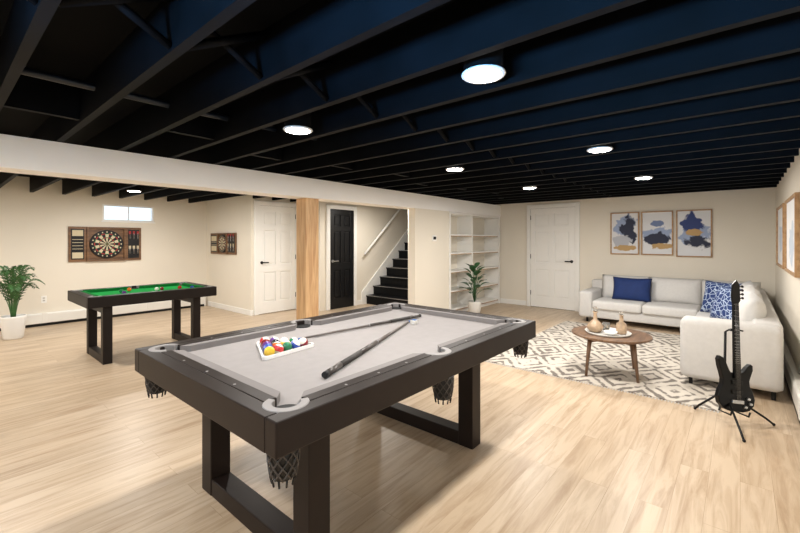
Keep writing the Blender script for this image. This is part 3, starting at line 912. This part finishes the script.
# ------------------------------------------------------------------ guitar on stand
gx, gy = 3.90, 0.03
right = Vector((0.70, -0.714, 0)); right.normalize()
back = Vector((0.714, 0.70, 0)); back.normalize()
z = Vector((0, 0, 1))
MG = Matrix.Identity(4)
for i in range(3):
    MG[i][0] = right[i]; MG[i][1] = back[i]; MG[i][2] = z[i]
MG = Matrix.Translation((gx, gy, 0.10)) @ MG @ Matrix.Rotation(-0.16, 4, 'X') @ Matrix.Rotation(0.13, 4, 'Y')
o = Obj("electric_guitar"); o.M = MG
half = [(0.0, 0.0), (0.05, 0.0), (0.10, 0.015), (0.135, 0.05), (0.145, 0.10), (0.13, 0.15), (0.108, 0.19), (0.105, 0.23), (0.12, 0.27), (0.135, 0.31), (0.135, 0.345), (0.12, 0.355), (0.09, 0.33), (0.06, 0.295), (0.04, 0.28)]
lefth = [(-0.04, 0.28), (-0.055, 0.30), (-0.075, 0.345), (-0.10, 0.385), (-0.125, 0.395), (-0.138, 0.37), (-0.13, 0.32), (-0.115, 0.27), (-0.105, 0.23), (-0.108, 0.19), (-0.13, 0.15), (-0.145, 0.10), (-0.135, 0.05), (-0.10, 0.015), (-0.05, 0.0)]
o.prism([(x, zz) for x, zz in half+lefth], -0.02, 0.02, BLACKG, bevel=0.006)
o.prism([(-0.026, 0.24), (0.026, 0.24), (0.021, 0.80), (-0.021, 0.80)], -0.034, -0.012, BLACKG, bevel=0.003)
o.prism([(-0.023, 0.80), (0.023, 0.80), (0.040, 0.83), (0.036, 0.95), (0.012, 0.985), (-0.020, 0.95), (-0.030, 0.86)], -0.028, -0.012, BLACKG, bevel=0.003)
for i in range(18):
    zz = 0.79-0.52*(1-0.5**(i/9))*1.15
    if zz > 0.25: o.box((-0.022, -0.0350, zz-0.0007), (0.022, -0.0335, zz+0.0007), METAL)
for i in range(4):
    o.tube([(-0.012+0.008*i, -0.037, 0.075), (-0.012+0.008*i, -0.036, 0.80)], 0.0006, METAL, seg=4)
o.box((-0.042, -0.030, 0.125), (0.042, -0.019, 0.155), DMETAL, 0.003)
o.box((-0.042, -0.030, 0.195), (0.042, -0.019, 0.225), DMETAL, 0.003)
o.box((-0.045, -0.034, 0.060), (0.045, -0.019, 0.085), METAL, 0.003)
for (x, zz) in ((0.085, 0.10), (0.10, 0.065), (0.06, 0.04)):
    o.cyl((x, -0.02, zz), (x, -0.036, zz), 0.011, 0.009, METAL, 12)
for i in range(4):
    o.cyl((0.035, -0.02, 0.845+0.03*i), (0.062, -0.02, 0.85+0.03*i), 0.004, 0.004, DMETAL, 8)
    o.cyl((0.060, -0.02, 0.85+0.03*i), (0.066, -0.02, 0.851+0.03*i), 0.010, 0.010, DMETAL, 10)
o.finish()
o = Obj("guitar_stand")
hub = Vector((gx, gy, 0.22)) + back*0.09
for f in ((4.04, 0.28), (3.60, -0.02), (4.06, -0.19)):
    o.tube([hub, Vector((f[0], f[1], 0.018)).lerp(hub, 0.15), (f[0], f[1], 0.010)], 0.008, DMETAL)
    o.sphere((f[0], f[1], 0.011), 0.011, DMETAL, seg=10)
topp = Vector((gx, gy, 0)) + back*0.155 + Vector((0, 0, 0.66)) + right*0.07
o.tube([hub, topp], 0.009, DMETAL)
nk = MG @ Vector((0, 0.005, 0.60))
o.tube([topp, nk+right*0.0+back*0.02, nk+right*0.035-back*0.0, nk+right*0.035-back*0.05], 0.006, DMETAL)
o.tube([topp, nk+back*0.02, nk-right*0.035, nk-right*0.035-back*0.05], 0.006, DMETAL)
for s in (-1, 1):
    q = MG @ Vector((s*0.07, 0.0, -0.012))
    o.tube([hub, q+back*0.06-z*0.01, q-back*0.04-z*0.004, q-back*0.05+z*0.03], 0.007, DMETAL)
o.finish()

# ------------------------------------------------------------------ world / daylight
w = bpy.data.worlds.new("World"); scene.world = w; w.use_nodes = True
bg = w.node_tree.nodes["Background"]
bg.inputs["Color"].default_value = (0.62, 0.80, 1.0, 1); bg.inputs["Strength"].default_value = 1.8
L = bpy.data.lights.new("daylight", 'AREA'); L.shape = 'RECTANGLE'; L.size = 1.6; L.size_y = 0.5
L.energy = 230; L.color = (0.16, 0.50, 1.0); L.spread = math.radians(62)
lo = bpy.data.objects.new("daylight", L); lo.location = (U0-0.3, 0.6, 1.0)
d = Vector((1.0, -0.05, 0.75))
lo.rotation_euler = d.to_track_quat('-Z', 'Y').to_euler()
scene.collection.objects.link(lo)

# ------------------------------------------------------------------ camera
cam = bpy.data.cameras.new("camera"); cam.lens = 18.0; cam.sensor_width = 36.0
cam.shift_y = -0.033; cam.clip_start = 0.02
co = bpy.data.objects.new("camera", cam)
co.location = (0, 0, 1.38)
co.rotation_euler = (pi/2, 0, -math.atan2(0.762, 0.648))
scene.collection.objects.link(co)
scene.camera = co
scene.view_settings.view_transform = 'Standard'
scene.view_settings.exposure = 0.0
